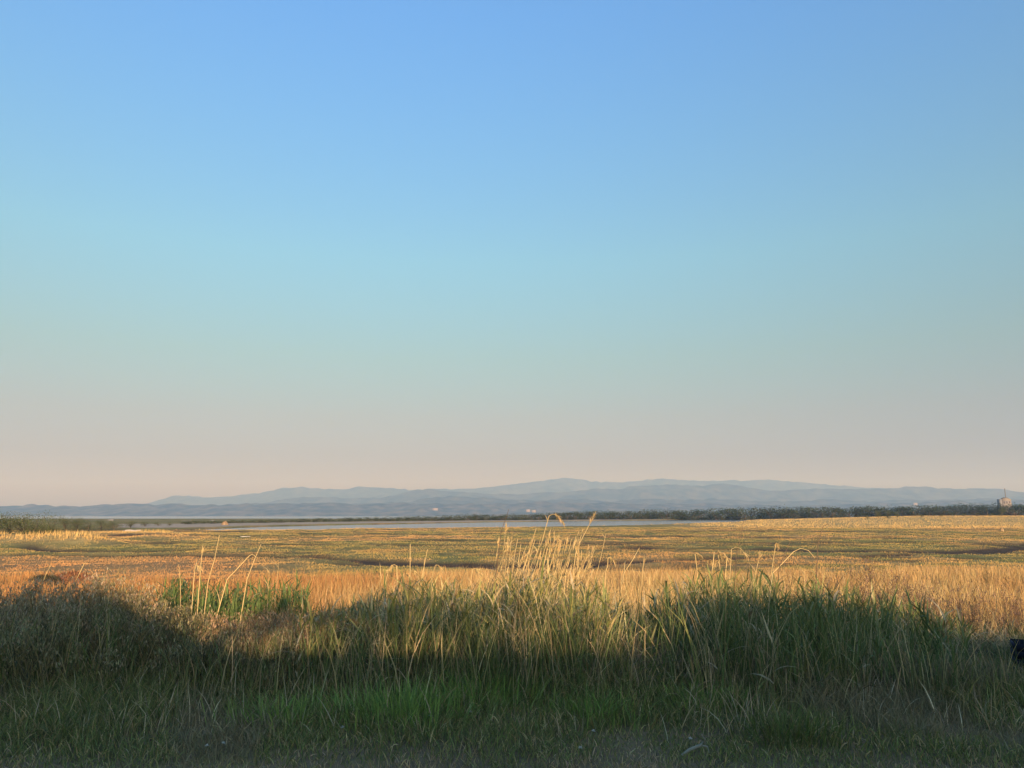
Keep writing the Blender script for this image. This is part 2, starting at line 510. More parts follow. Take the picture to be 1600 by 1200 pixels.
hzv = 1.6 + (top - 1.6 + .75 * (fbm(hx * .75, hy * .5, 5, 5) - .5) * 2) * r5.uniform(0, 1, n) ** .7
hb.add(*blades(np.stack([hx, hy, hzv], 1), r5.uniform(0, 6.28, n), r5.uniform(.12, .25, n), r5.uniform(.08, .14, n), r5.uniform(.2, 1.4, n), r5.uniform(0, .8, n), pal(n, [(.04, .08, .025), (.06, .10, .03)], r=r5), S=2))
hb.box((-16, YB + 3.85, 1.5), (24, YB + 4.55, top - .36), (.03, .05, .02))
ho = link('hedge', hb.mesh('hedge', M_leaf), kind='stuff', label='clipped hedge added unseen behind the viewer to cast shade', cat='hedge')

# ------------------------------------------------------------------ vegetation masses
def scatter(n, xf, y0, y1, r, ypow=1.0):
    y = y0 + (y1 - y0) * r.uniform(0, 1, n) ** ypow
    x = r.uniform(-1, 1, n) * (1.2 + y * xf)
    return x, y


def on_ground(x, y): return np.stack([x, y, land(x, y)[0] - .01], -1)


def pxof(x, y, z):
    """picture column (1600 wide) a place falls in, used to lay out the stands"""
    d = y * cp + (z - CAM[2]) * sp
    return 800 + 1204 * x / d


r = np.random.default_rng(11)
# mown verge at the viewer's feet
n = 42000
x, y = scatter(n, .72, 4.3, 6.9, r)
keep = r.uniform(0, 1, n) < 1 - sstep(5.5, 6.1, y + .5 * (fbm(x * .8, y * .8, 4) - .5))
x, y = x[keep], y[keep]; n = len(x)
g = fbm(x * 1.4, y * 1.4, 8)
c = pal(n, [(.56, .37, .19), (.42, .29, .13), (.62, .44, .26), (.25, .22, .07)], (4, 3, 3, 2), .25, r)
c = lerp(c, c * np.array((.55, .8, .5)), sstep(.45, .6, g))
b = MB().add(*blades(on_ground(x, y), r.uniform(0, 6.28, n), r.uniform(.03, .085, n), r.uniform(.003, .006, n), r.uniform(0, .9, n), r.uniform(0, 1.0, n), c, S=2, twist=r.uniform(0, 3, n)))
link('mown_grass', b.mesh('mown_grass', M_grass), kind='stuff', label='short mown grey brown grass at the near edge', cat='grass')

# rough grass between the mown verge and the reeds
n = 92000
x, y = scatter(n, .72, 5.2, 8.5, r)
e = y + .55 * (fbm(x * .8, y * .8, 4) - .5)
keep = r.uniform(0, 1, n) < sstep(5.4, 6.05, e) * (.45 + .55 * sstep(.3, .55, fbm(x * 1.1, y * 1.1, 6)))
x, y, e = x[keep], y[keep], e[keep]; n = len(x)
hgt = (.09 + .27 * sstep(5.7, 8.2, e)) * (.15 + 1.7 * fbm(x * 1.1, y * 1.1, 9, 3)) * r.uniform(.55, 1.25, n)
g = fbm(x * .9 + 4, y * .9, 17)
c = pal(n, [(.19, .215, .07), (.23, .25, .075), (.36, .28, .11), (.16, .165, .065), (.58, .43, .22)], (5, 4, 3, 3, 1.6), .22, r)
c = lerp(c, pal(n, [(.34, .265, .155), (.25, .20, .11)], None, .2, r), sstep(.52, .62, g) * .8)
b = MB().add(*blades(on_ground(x, y), r.uniform(0, 6.28, n), hgt, r.uniform(.004, .009, n), r.uniform(0, .45, n), r.uniform(.1, 1.5, n), c, S=3, twist=r.uniform(0, 3, n)))
link('rough_grass', b.mesh('rough_grass', M_grass), kind='stuff', label='tangled dark green rough grass in front of the reeds', cat='grass')

# dead stems and litter at the foot of the reeds
n = 30000
x, y = scatter(n, .72, 7.5, 11.5, r)
keep = r.uniform(0, 1, n) < (.15 + .85 * sstep(.45, .62, fbm(x * .8 + 2, y * .5, 23))) * (1 - .8 * sstep(8.3, 8.9, y))
x, y = x[keep], y[keep]; n = len(x)
c = pal(n, [(.28, .22, .14), (.19, .145, .09), (.40, .32, .20), (.12, .10, .06)], (3, 3, 1.3, 2), .25, r)
b = MB().add(*blades(on_ground(x, y), r.uniform(0, 6.28, n), r.uniform(.25, .75, n), r.uniform(.004, .010, n), r.uniform(0, .8, n), r.uniform(-.3, 1.8, n), c, S=3, twist=r.uniform(0, 3, n)))
link('dead_litter', b.mesh('dead_litter', M_dry), kind='stuff', label='brown dead stems and litter at the foot of the reeds', cat='dead grass')

n = 2600
x, y = scatter(n, .72, 6.3, 8.6, r)
keep = r.uniform(0, 1, n) < sstep(.4, .62, fbm(x * 1.2 + 7, y * 1.2, 25, 3))
x, y = x[keep], y[keep]; n = len(x)
b = MB().add(*blades(on_ground(x, y), r.uniform(0, 6.28, n), r.uniform(.25, .62, n) * (.6 + .4 * sstep(6.3, 8, y)), r.uniform(.004, .008, n), r.uniform(0, .4, n), r.uniform(-.2, 1.1, n), pal(n, [(.58, .44, .25), (.40, .29, .15), (.66, .54, .34)], None, .2, r), S=4, twist=r.uniform(0, 3, n)))
link('dry_bents', b.mesh('dry_bents', M_dry), kind='stuff', label='thin dry grass stems sticking out of the rough grass', cat='dry grass')

# tall straw grass between the reeds and the marsh
n = 140000
y = 12.6 + (47 - 12.6) * r.uniform(0, 1, n) ** .8
x = r.uniform(-1, 1, n) * (1.5 + y * .72)
u = x / y
edge = 42 + 9 * (fbm(x * .12, y * 0 + 1, 61) - .5) * 2 - 2 * sstep(-.1, -.45, u)
keep = (y < edge) & (r.uniform(0, 1, n) < .35 + .65 * sstep(.3, .5, fbm(x * .5, y * .5, 62)))
x, y, u = x[keep], y[keep], u[keep]; n = len(x)
hgt = (.72 + .42 * fbm(x * .35, y * .35, 63)) * r.uniform(.55, 1.12, n) * (1 - .42 * sstep(-.12, -.5, u) * sstep(18, 26, y)) * (1 - .35 * sstep(30, 46, y))
c = pal(n, [(.56, .38, .15), (.62, .45, .20), (.46, .28, .10), (.66, .52, .28)], (4, 3, 2, 1), .16, r)
rust = pal(n, [(.46, .23, .085), (.38, .17, .06), (.52, .31, .11)], None, .16, r)
c = lerp(c, rust, np.clip(sstep(-.08, -.3, u) * .85 + sstep(.56, .7, fbm(x * .15, y * .15, 64)) * .5 + .45 * sstep(26, 44, y), 0, 1))
b = MB().add(*blades(on_ground(x, y), r.uniform(-.9, .9, n) + np.where(r.uniform(0, 1, n) < .5, 0, math.pi), hgt, r.uniform(.007, .013, n) * (1 + y / 40), r.uniform(0, .22, n), r.uniform(0, 1.1, n) ** 1.5, c, S=3, twist=r.uniform(-1.2, 1.2, n), power=2.2, taper=.55))
link('straw_grass', b.mesh('straw_grass', M_dry), kind='stuff', label='tall sunlit golden straw grass behind the reeds', cat='grass')

# short salt-marsh turf out to the river
n = 480000
y = 24 + (225 - 24) * r.uniform(0, 1, n) ** 1.35
x = r.uniform(-1, 1, n) * (3 + y * .74)
z, c0 = land(x, y)
u = x / y
clump = fbm(x * .55, y * .35, 71)
keep = (z > -.13) & (y < np.interp(u, *U_N) - 2) & (r.uniform(0, 1, n) < .25 + .75 * sstep(.34, .5, clump))
x, y, z, c0, u, clump = x[keep], y[keep], z[keep], c0[keep], u[keep], clump[keep]; n = len(x)
f = .55 + y / 75
c = c0 * (1 + .10 * r.standard_normal((n, 1))).clip(.7, 1.4) * np.array((1.36, 1.16, 1.08))
hgt = r.uniform(.05, .12, n) * (.4 + 1.5 * clump)
b = MB().add(*tri_blades(np.stack([x, y, z - .02], -1), r.normal(0, .6, n) + math.pi * r.integers(0, 2, n) + math.pi / 2, hgt, r.uniform(.02, .04, n) * f, r.uniform(0, .5, n), c))
link('marsh_turf', b.mesh('marsh_turf', M_far), kind='stuff', label='low ochre and green salt marsh turf reaching to the river', cat='marsh grass')

# tall dry grass on the dunes at the left, along the river and on the higher ground at the right
n = 150000
y = 82 + (640 - 82) * r.uniform(0, 1, n) ** 1.6
x = r.uniform(-1, 1, n) * y * .76
z, c0 = land(x, y)
tanness = np.clip((c0[:, 0] - .40) / .08, 0, 1)
keep = (tanness > .3) & (z > .02) & (c0[:, 2] < .2)
x, y, z, c0 = x[keep], y[keep], z[keep], c0[keep]; n = len(x)
c = c0 * (1 + .2 * r.standard_normal((n, 1))).clip(.6, 1.5)
b = MB().add(*tri_blades(np.stack([x, y, z - .03], -1), r.normal(0, .7, n) + math.pi * r.integers(0, 2, n) + math.pi / 2, r.uniform(.3, .7, n) * (.5 + .8 * fbm(x * .1, y * .1, 81)), r.uniform(.035, .07, n) * (1 + y / 250), r.uniform(.05, .5, n), c))
link('dune_grass', b.mesh('dune_grass', M_far), kind='stuff', label='pale dry grass on the dunes and the river bank', cat='dune grass')

# ------------------------------------------------------------------ reeds
def reed_geo(roots, heights, lean_az, lean, r, pal_l, w_l, dead=.12, leafn=(8, 12), llen=(.20, .38), lw=(.019, .033), lo=.22, rad=.004):
    """stems mesh builder and leaves mesh builder for a list of reed shoots"""
    st, lv = MB(), MB()
    Ls = {k: [] for k in ('root', 'az', 'len', 'w', 'lean', 'bend', 'c')}
    for p, h, a, l in zip(roots, heights, lean_az, lean):
        isdead = r.uniform() < dead
        t = np.linspace(0, 1, 5)
        th = l * (.5 + t)
        d = np.stack([np.sin(th) * math.cos(a), np.sin(th) * math.sin(a), np.cos(th)], -1) * (h / 4)
        P = np.concatenate([[p], p + np.cumsum(d[:-1], 0)])
        sc_ = np.array((.42, .32, .17)) if isdead else np.array((.17, .19, .07))
        st.tube(P, np.array((1, .95, .85, .65, .35)) * rad, sc_ * r.uniform(.75, 1.2), n=3)
        k = int(r.integers(*leafn))
        az = r.uniform(0, 6.28)
        for q in range(k):
            f = lo + (1 - lo) * (q + r.uniform(-.2, .2)) / k
            f = min(max(f, .05), .99)
            j = f * 4; i0 = min(int(j), 3)
            Ls['root'].append(P[i0] * (1 - (j - i0)) + P[i0 + 1] * (j - i0))
            az += math.pi + r.uniform(-.7, .7)
            Ls['az'].append(az)
            Ls['len'].append(r.uniform(*llen) * (1.15 - .5 * abs(f - .55)))
            Ls['w'].append(r.uniform(*lw))
            low = f < lo + .22
            Ls['lean'].append(r.uniform(.35, 1.1) + (.3 if low else 0) - .3 * f * f)
            Ls['bend'].append(r.uniform(.2, 1.5) * (1.5 if low or isdead else 1) if r.uniform() < .75 else r.uniform(-.1, .3))
            if isdead or (low and r.uniform() < .55):
                cc = np.array(((.46, .36, .19), (.36, .25, .12), (.52, .42, .25))[r.integers(3)])
            else:
                cc = np.array(pal_l[r.choice(len(pal_l), p=np.array(w_l) / sum(w_l))])
            Ls['c'].append(cc * r.uniform(.75, 1.25))
        if not isdead:                     # upright spear of unrolled top leaves
            for q in range(2):
                Ls['root'].append(P[3]); Ls['az'].append(r.uniform(0, 6.28)); Ls['len'].append(r.uniform(.24, .38)); Ls['w'].append(r.uniform(.010, .016))
                Ls['lean'].append(r.uniform(.02, .3)); Ls['bend'].append(r.uniform(0, .5)); Ls['c'].append(np.array(pal_l[0]) * r.uniform(.8, 1.2))
    n = len(Ls['root'])
    lv.add(*blades(np.array(Ls['root']), np.array(Ls['az']), np.array(Ls['len']), np.array(Ls['w']), np.array(Ls['lean']), np.array(Ls['bend']), np.array(Ls['c']), S=4, twist=r.uniform(-.5, .5, n), power=1.1, taper=.6))
    return st, lv


TOP = ([-80, 0, 60, 110, 170, 220, 300, 380, 450, 480, 550, 600, 650, 700, 760, 800, 850, 900, 950, 1000, 1040, 1090, 1130, 1180, 1250, 1300, 1400, 1450, 1500, 1550, 1600, 1680],
       [922, 929, 921, 908, 911, 930, 960, 955, 947, 952, 936, 918, 898, 908, 920, 892, 880, 898, 930, 942, 920, 890, 886, 894, 908, 916, 930, 950, 964, 982, 974, 972])
G_SUN = [(.21, .22, .07), (.31, .28, .09), (.44, .35, .13), (.14, .17, .055), (.58, .45, .20)]  # sunlit reeds: sunlight put into lighter, yellower leaf colours
G_SHADE = [(.15, .19, .06), (.11, .15, .05), (.20, .235, .07), (.28, .26, .10), (.095, .13, .05)]  # shaded reeds: shade put into the greener, darker leaf colours


ORD = ['first', 'second', 'third', 'fourth', 'fifth', 'sixth', 'seventh', 'eighth', 'ninth', 'tenth', 'eleventh', 'twelfth'] + [f'{k}th' for k in range(13, 40)]
ROWS = ['front', 'second', 'third', 'fourth', 'fifth']


def stand(px0, px1, y0, y1, dens, label, group, r, pl, wl, cell=0.95, hk=(.72, 1.12), hmul=1.0, topoff=0, ragged=1.3, **kw):
    """a stand of reeds, one clump object to each square metre or so"""
    xa, xb = (px0 - 800) / 1204 * y1 * .98, (px1 - 800) / 1204 * y1 * .98
    cx = np.arange(xa, xb, cell); cyy = np.arange(y0, y1, cell)
    made = []
    for yy in cyy:
        for xx in cx:
            n = r.poisson(dens * cell * cell)
            if n < 2: continue
            X = xx + r.uniform(0, cell, n); Y = yy + r.uniform(0, cell, n)
            # bunch them
            X += .16 * np.sin(Y * 9 + xx); 
            Z = land(X, Y)[0]
            P = pxof(X, Y, Z + 1)
            ok = (P > px0 - 12) & (P < px1 + 12) & (Y < y1) & (Y > y0 + ragged * fbm(X * 1.3, X * 0 + y0, 95, 3) - .35)
            if ok.sum() < 2: continue
            X, Y, Z, P = X[ok], Y[ok], Z[ok], P[ok]; n = len(X)
            tp = np.interp(P, *TOP) + topoff + 14 * (fbm(X * 1.7, Y * 1.7, 91) - .5) * 2
            b_ = (600 - tp) / 1204.0
            ztop = CAM[2] + Y * (sp + b_ * cp) / (cp - b_ * sp)
            H = np.clip((ztop - Z) * hmul, .35, 2.0) * r.uniform(*hk, n)
            base = np.array((xx + cell / 2, yy + cell / 2, float(Z.min())))
            roots = np.stack([X, Y, Z - .02], -1) - base
            st, lv = reed_geo(roots, H * .9, r.uniform(0, 6.28, n), r.uniform(0, .16, n), r, pl, wl, **kw)
            o = link('reed_clump', None, label=label, cat='reeds', group=group, loc=base)
            link('stems', st.mesh('stems', M_dry), o, kind='stuff')
            link('foliage', lv.mesh('foliage', M_leaf), o, kind='stuff')
            made.append((round(float(yy), 2), float(xx), o))
    rows_ = sorted({k[0] for k in made})
    for ri, yy in enumerate(rows_):
        row = sorted([k for k in made if k[0] == yy], key=lambda k: k[1])
        for ci, k in enumerate(row):
            k[2]['label'] = f"{label}, {ORD[ci]} from its left, {ROWS[min(ri, 4)] if ri < len(rows_) - 1 or len(rows_) == 1 else 'back'} row"


r = np.random.default_rng(21)
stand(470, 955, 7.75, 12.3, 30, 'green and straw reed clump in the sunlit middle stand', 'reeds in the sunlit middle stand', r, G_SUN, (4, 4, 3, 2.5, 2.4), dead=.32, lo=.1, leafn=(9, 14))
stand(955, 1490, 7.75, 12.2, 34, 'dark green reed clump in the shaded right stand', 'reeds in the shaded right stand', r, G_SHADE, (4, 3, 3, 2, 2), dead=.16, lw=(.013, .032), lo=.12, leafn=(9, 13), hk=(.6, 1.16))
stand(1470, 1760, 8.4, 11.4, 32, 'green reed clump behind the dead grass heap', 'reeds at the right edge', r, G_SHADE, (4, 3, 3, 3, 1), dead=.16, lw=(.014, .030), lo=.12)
stand(258, 465, 12.2, 13.7, 90, 'bright green reed clump behind the tan weeds', 'reeds behind the tan weeds', r, [(.11, .17, .05), (.145, .20, .06), (.085, .135, .045), (.22, .24, .085)], (4, 3, 3, 1), dead=.04, ragged=0, topoff=-60, hk=(.85, 1.06), lw=(.02, .036), llen=(.2, .36))

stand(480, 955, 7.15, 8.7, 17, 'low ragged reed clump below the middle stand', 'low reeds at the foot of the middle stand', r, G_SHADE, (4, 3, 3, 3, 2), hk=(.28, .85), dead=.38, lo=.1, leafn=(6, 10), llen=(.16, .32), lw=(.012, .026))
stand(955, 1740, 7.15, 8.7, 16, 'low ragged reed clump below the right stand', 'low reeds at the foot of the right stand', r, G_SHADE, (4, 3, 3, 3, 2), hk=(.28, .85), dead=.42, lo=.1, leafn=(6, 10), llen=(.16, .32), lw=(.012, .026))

# fine tall grass woven through the whole bank
CRX = at(1618, 1020, 7.9)[0]
n = 26000
y = 7.3 + (11.8 - 7.3) * r.uniform(0, 1, n) ** 1.2
x = r.uniform(-1, 1, n) * (1.2 + y * .72)
z = land(x, y)[0]
P = pxof(x, y, z + .7)
keep = (r.uniform(0, 1, n) < .2 + .8 * sstep(.38, .6, fbm(x * 1.5, y * 1.5, 97, 3))) & ~((np.abs(x - CRX) < .3) & (y < 7.8) & (r.uniform(0, 1, n) < .7))
x, y, z, P = x[keep], y[keep], z[keep], P[keep]; n = len(x)
b_ = (600 - np.interp(P, *TOP) - 6) / 1204.0
H = np.clip(CAM[2] + y * (sp + b_ * cp) / (cp - b_ * sp) - z, .35, 1.5) * r.uniform(.35, 1.02, n)
c = pal(n, [(.15, .19, .06), (.20, .21, .07), (.11, .145, .05), (.46, .35, .17), (.58, .45, .23)], (4, 3, 2.5, 2.4, 1.8), .2, r)
b = MB().add(*blades(np.stack([x, y, z - .02], -1), r.uniform(0, 6.28, n), H * 1.05, r.uniform(.005, .011, n), r.uniform(0, .22, n), r.uniform(0, 1.0, n), c, S=4, twist=r.uniform(0, 3, n), power=1.8))
link('tall_grass', b.mesh('tall_grass', M_grass), kind='stuff', label='fine tall green and straw grass woven through the reed bank', cat='grass')

# ------------------------------------------------------------------ seedy weeds in the left stand
def weed_geo(r, h, cs, ch, nb=9, leafy=46):
    """one seedy weed: branched stem, small leaves, fuzzy head"""
    st, fo = MB(), MB()
    P = np.stack([np.cumsum(np.r_[0, r.normal(0, .025, 4)]), np.cumsum(np.r_[0, r.normal(0, .025, 4)]), np.linspace(0, h, 5)], -1)
    st.tube(P, np.linspace(.0045, .0015, 5), cs, n=3)
    roots, col, ln, wd = [], [], [], []
    for k in range(nb):
        f = r.uniform(.45, 1.0); j = f * 4; i0 = min(int(j), 3)
        a = P[i0] * (1 - (j - i0)) + P[i0 + 1] * (j - i0)
        an = r.uniform(0, 6.28); L = (1.15 - f) * h * .5 + .05
        e = a + np.array((math.cos(an) * L * .5, math.sin(an) * L * .5, L * .75))
        st.tube([a, (a + e) / 2 + (0, 0, -.01), e], [.0022, .0016, .0009], cs, n=3)
        m = int(r.integers(5, 11))
        roots.append(e + r.normal(0, .028, (m, 3)) + (0, 0, -.01)); col.append(pal(m, ch, None, .2, r)); ln.append(r.uniform(.015, .05, m)); wd.append(r.uniform(.006, .014, m))
    m = leafy
    f = r.uniform(.1, .95, m)
    roots.append(np.stack([np.interp(f * 4, range(5), P[:, q]) for q in range(3)], -1) + r.normal(0, .012, (m, 3)) * (1, 1, 1))
    col.append(pal(m, [cs, (.07, .085, .045), (.12, .10, .06)], None, .2, r)); ln.append(r.uniform(.05, .15, m)); wd.append(r.uniform(.004, .008, m))
    roots = np.concatenate(roots); n = len(roots)
    fo.add(*blades(roots, r.uniform(0, 6.28, n), np.concatenate(ln), np.concatenate(wd), r.uniform(.05, .8, n), r.uniform(0, .8, n), np.concatenate(col), S=2, twist=r.uniform(-1, 1, n)))
    return st, fo


def weed_stand(px0, px1, y0, y1, nclump, per, label, group, r, cs, ch, name='weed_clump', topoff=0, hk=(.7, 1.05), spread=.42):
    for k in range(nclump):
        Yc = r.uniform(y0, y1); Xc = ((px0 + (px1 - px0) * (k + r.uniform(0, 1)) / nclump) - 800) / 1204 * Yc * .97
        zc = float(land(Xc, Yc)[0])
        S_, F_ = MB(), MB()
        for q in range(per):
            X, Y = Xc + r.normal(0, spread), Yc + r.normal(0, spread * .7)
            Z = float(land(X, Y)[0])
            P = pxof(X, Y, Z + 1)
            tp = np.interp(P, *TOP) + topoff + r.normal(0, 5)
            b_ = (600 - tp) / 1204.0
            H = np.clip(CAM[2] + Y * (sp + b_ * cp) / (cp - b_ * sp) - Z, .3, 1.9) * r.uniform(*hk)
            st, fo = weed_geo(r, H * .95, np.array(cs) * r.uniform(.7, 1.2), ch)
            o = np.array((X - Xc, Y - Yc, Z - zc - .02))
            for dst, src in ((S_, st), (F_, fo)):
                off = dst.n
                for V, Q_, C in zip(src.V, src.Q, src.C):
                    dst.V.append(V + o); dst.Q.append(Q_ + off); dst.C.append(C)
                dst.n += src.n
        o = link(name, None, label=f'{label}, {ORD[k]} from its left end', cat='weeds', group=group, loc=(Xc, Yc, zc))
        link('stems', S_.mesh('stems', M_dry), o, kind='stuff')
        link('seed_foliage', F_.mesh('seed_foliage', M_leaf), o, kind='stuff')


r = np.random.default_rng(31)
weed_stand(-150, 235, 8.0, 11.6, 36, 15, 'dark grey green seedy weed clump in the shaded left stand', 'seedy weeds in the shaded left stand', r, (.34, .25, .11), [(.42, .31, .18), (.29, .25, .12), (.48, .36, .21)], hk=(.5, 1.1))
weed_stand(-130, 470, 7.4, 8.3, 27, 9, 'low straggling weed clump along the front of the left weeds', 'low weeds along the front of the left stand', r, (.30, .24, .10), [(.36, .28, .15), (.24, .23, .10)], hk=(.35, .8), spread=.3)
weed_stand(225, 300, 8.2, 11.2, 9, 13, 'olive weed clump between dark and tan weeds', 'olive weeds left of the tan weeds', r, (.17, .15, .06), [(.25, .20, .09), (.17, .16, .07)])
weed_stand(300, 480, 8.2, 10.4, 20, 13, 'tan seeding weed clump before the bright reeds', 'tan weeds in front of the bright reeds', r, (.36, .23, .10), [(.36, .235, .125), (.42, .29, .16), (.28, .18, .09)], topoff=12)
weed_stand(1240, 1600, 12.6, 14.6, 16, 7, 'brown twiggy dead weed before the straw grass', 'brown dead weeds before the straw grass', r, (.13, .075, .045), [(.22, .14, .10), (.16, .10, .07)], name='dead_weed', topoff=-52, hk=(.75, 1.08), spread=.3)

# heap of dead grass at the right edge
n = 9000
hxv = r.normal(0, .75, n); hyv = r.normal(0, .45, n)
cx_, cy_ = at(1570, 1040, 8.9)[0], 8.9
hx_, hy_ = cx_ + hxv, cy_ + hyv
zz = land(hx_, hy_)[0] + .42 * np.exp(-(hxv ** 2) / .8 - hyv ** 2 / .3) * r.uniform(0, 1, n) ** .4
b = MB().add(*blades(np.stack([hx_, hy_, zz], -1), r.uniform(0, 6.28, n), r.uniform(.12, .38, n), r.uniform(.004, .008, n), r.uniform(.5, 1.7, n), r.uniform(-.6, 1.2, n), pal(n, [(.38, .31, .19), (.28, .22, .13), (.46, .38, .23), (.17, .17, .08)], None, .22, r), S=3, twist=r.uniform(0, 3, n)))
link('dead_grass_heap', b.mesh('dead_grass_heap', M_dry), kind='stuff', label='matted heap of grey brown dead grass at the right edge', cat='dead grass')

# ------------------------------------------------------------------ bright grass tufts
TUFTS = [(625, 1125, .34, 700, 'bright green grass tuft, left of the two largest before the reeds'), (745, 1100, .40, 900, 'largest bright green grass tuft below the sunlit reeds'),
         (255, 1108, .10, 90, 'small yellow green grass tuft under the dark weeds'), (285, 1070, .22, 260, 'bright green grass tuft at the foot of the olive weeds'),
         (1095, 1110, .20, 260, 'upright green grass tuft below the dark reeds'), (930, 1125, .20, 240, 'light green grass tuft right of the largest tuft'),
         (440, 1135, .22, 240, 'low green grass tuft left of the bright tufts'), (1232, 1160, .16, 220, 'short olive grass tuft near the mown edge, below the dark reeds'),
         (1170, 1085, .18, 160, 'olive upright grass tuft below the dark reeds'), (820, 1075, .22, 260, 'green grass tuft behind the largest tuft')]
TR = [(.25, .36, .08), (.29, .38, .09), (.20, .28, .07)]
r = np.random.default_rng(41)
for px, py, rad, n, lab in TUFTS:
    n = int(n * 1.3)
    d = ray(px, py); Y = (CAM[2] - 1.6) * d[1] / -d[2]
    Y = min(Y, 9.0); X = CAM[0] + d[0] * Y / d[1]
    zc = float(land(X, Y)[0])
    q = r.normal(0, 1, (n, 2)) * (rad, rad * .7)
    rt = np.stack([q[:, 0], q[:, 1], land(X + q[:, 0], Y + q[:, 1])[0] - zc - .01], -1)
    az = np.arctan2(q[:, 1], q[:, 0]) + r.normal(0, .9, n)
    k = {3: 1}.get(0, 1)
    cpal = TR if 'olive' not in lab and 'yellow' not in lab else [(.17, .18, .05), (.13, .17, .04), (.2, .18, .07)]
    b = MB().add(*blades(rt, az, r.uniform(.12, .32, n) * (.8 + rad), r.uniform(.005, .010, n), r.uniform(0, .4, n), r.uniform(.1, 1.2, n), pal(n, cpal, None, .18, r), S=4, twist=r.uniform(-.8, .8, n)))
    o = link('grass_tuft', None, label=lab, cat='grass tuft', group='bright grass tufts before the reeds', loc=(X, Y, zc))
    link('blades', b.mesh('blades', M_grass), o, kind='stuff')

# ------------------------------------------------------------------ tall dry reed stalks, one object each
STRAW = np.array((.60, .44, .20)); DARK = np.array((.16, .11, .07))


def stalk(base, tip, Y, label, group=None, head=None, rad=.0042, leaves=2, hook=0.0, col=STRAW, r=None):
    b0, t0 = at(*base, Y), at(*tip, Y)
    zg = float(land(b0[0], Y)[0])
    dirv = (t0 - b0) / max(np.linalg.norm(t0 - b0), .05)
    low = b0.copy()
    if low[2] > zg:                                   # carry the stem down to the ground it grows from
        low = np.array((b0[0] - dirv[0] * (b0[2] - zg) * .35, Y, zg - .02))
    P = [low, b0 * .5 + low * .5 + (0, .01, 0), b0, b0 * .5 + t0 * .5 + (r.normal(0, .006), 0, 0), t0]
    if hook:
        s = 1 if hook > 0 else -1; L = abs(hook)
        P += [t0 + (s * L * .35, 0, L * .16), t0 + (s * L * .72, 0, L * .06), t0 + (s * L, .01, -L * .28)]
    P = np.array(P); m = len(P)
    mb = MB().tube(P - low, np.linspace(rad, rad * .42, m), col * r.uniform(.85, 1.15), n=5)
    o = link('dry_reed_stalk', mb.mesh('stalk', M_dry), label=label, cat='reed stalk', group=group, loc=low)
    for q in range(leaves):
        f = r.uniform(.25, .95); j = f * 4; i0 = min(int(j), 3)
        p = P[i0] * (1 - (j - i0)) + P[i0 + 1] * (j - i0) - low
        lb = MB().add(*blades(p[None], np.array([r.choice((0, math.pi)) + r.normal(0, .6)]), r.uniform(.14, .3), r.uniform(.008, .014), r.uniform(.15, .7), r.uniform(.6, 2.2), (col * r.uniform(.8, 1.15))[None], S=5, twist=r.uniform(-.4, .4)))
        link('leaf', lb.mesh('leaf', M_dry), o)
    if head:
        n, L = head; n = int(n * 1.8)
        e, pr = P[-1] - low, P[-2] - low
        ax = (e - pr) / (np.linalg.norm(e - pr) + 1e-6)
        tt_ = r.uniform(0, 1, n)
        rt = e - ax * L * .55 + ax * L * tt_[:, None] + r.normal(0, .006, (n, 3))
        azv = math.atan2(ax[1], ax[0]) + r.normal(0, .9, n)
        ln = math.acos(max(-1, min(1, ax[2])))
        hb_ = MB().add(*blades(rt, azv, r.uniform(.04, .10, n), r.uniform(.004, .009, n), np.clip(ln + r.normal(0, .45, n), .05, 2.6), r.uniform(0, .6, n), pal(n, [col * .95, col * 1.1, col * .75], None, .12, r), S=2, twist=r.uniform(-1, 1, n)))
        link('seed_head', hb_.mesh('seed_head', M_dry), o)
    return o


r = np.random.default_rng(51)
CL = 'tall golden dry reed stalk in the bundle rising over the middle stand'
CG = 'golden stalks bundled over the middle stand'
for a, b in [((770, 905), (779, 850)), ((800, 900), (809, 842)), ((806, 905), (814, 850)), ((812, 905), (838, 825)), ((818, 905), (836, 842)), ((820, 910), (846, 848)), ((848, 890), (860, 828)), ((864, 890), (866, 833)),
             ((853, 885), (863, 857)), ((872, 895), (884, 840)), ((876, 895), (893, 842)), ((880, 895), (905, 829)), ((888, 898), (911, 826)), ((884, 895), (900, 838)), ((895, 905), (901, 855)), ((903, 905), (909, 860)),
             ((868, 890), (876, 850)), ((858, 890), (871, 846)), ((790, 905), (800, 868)), ((826, 905), (828, 860)), ((835, 905), (842, 868)), ((842, 900), (852, 862))]:
    stalk(a, b, r.uniform(10.3, 11.6), CL, CG, head=(26, .12) if r.uniform() < .35 else None, rad=r.uniform(.0075, .0115), leaves=int(r.integers(2, 5)), r=r)
for q in range(58):
    bx = r.uniform(762, 918); a = (bx, 912); b = (bx + r.normal(14, 8), r.uniform(838, 895))
    stalk(a, b, r.uniform(10.2, 11.8), CL, CG, head=(22, .14) if r.uniform() < .6 else None, rad=r.uniform(.0045, .008), leaves=2, r=r)
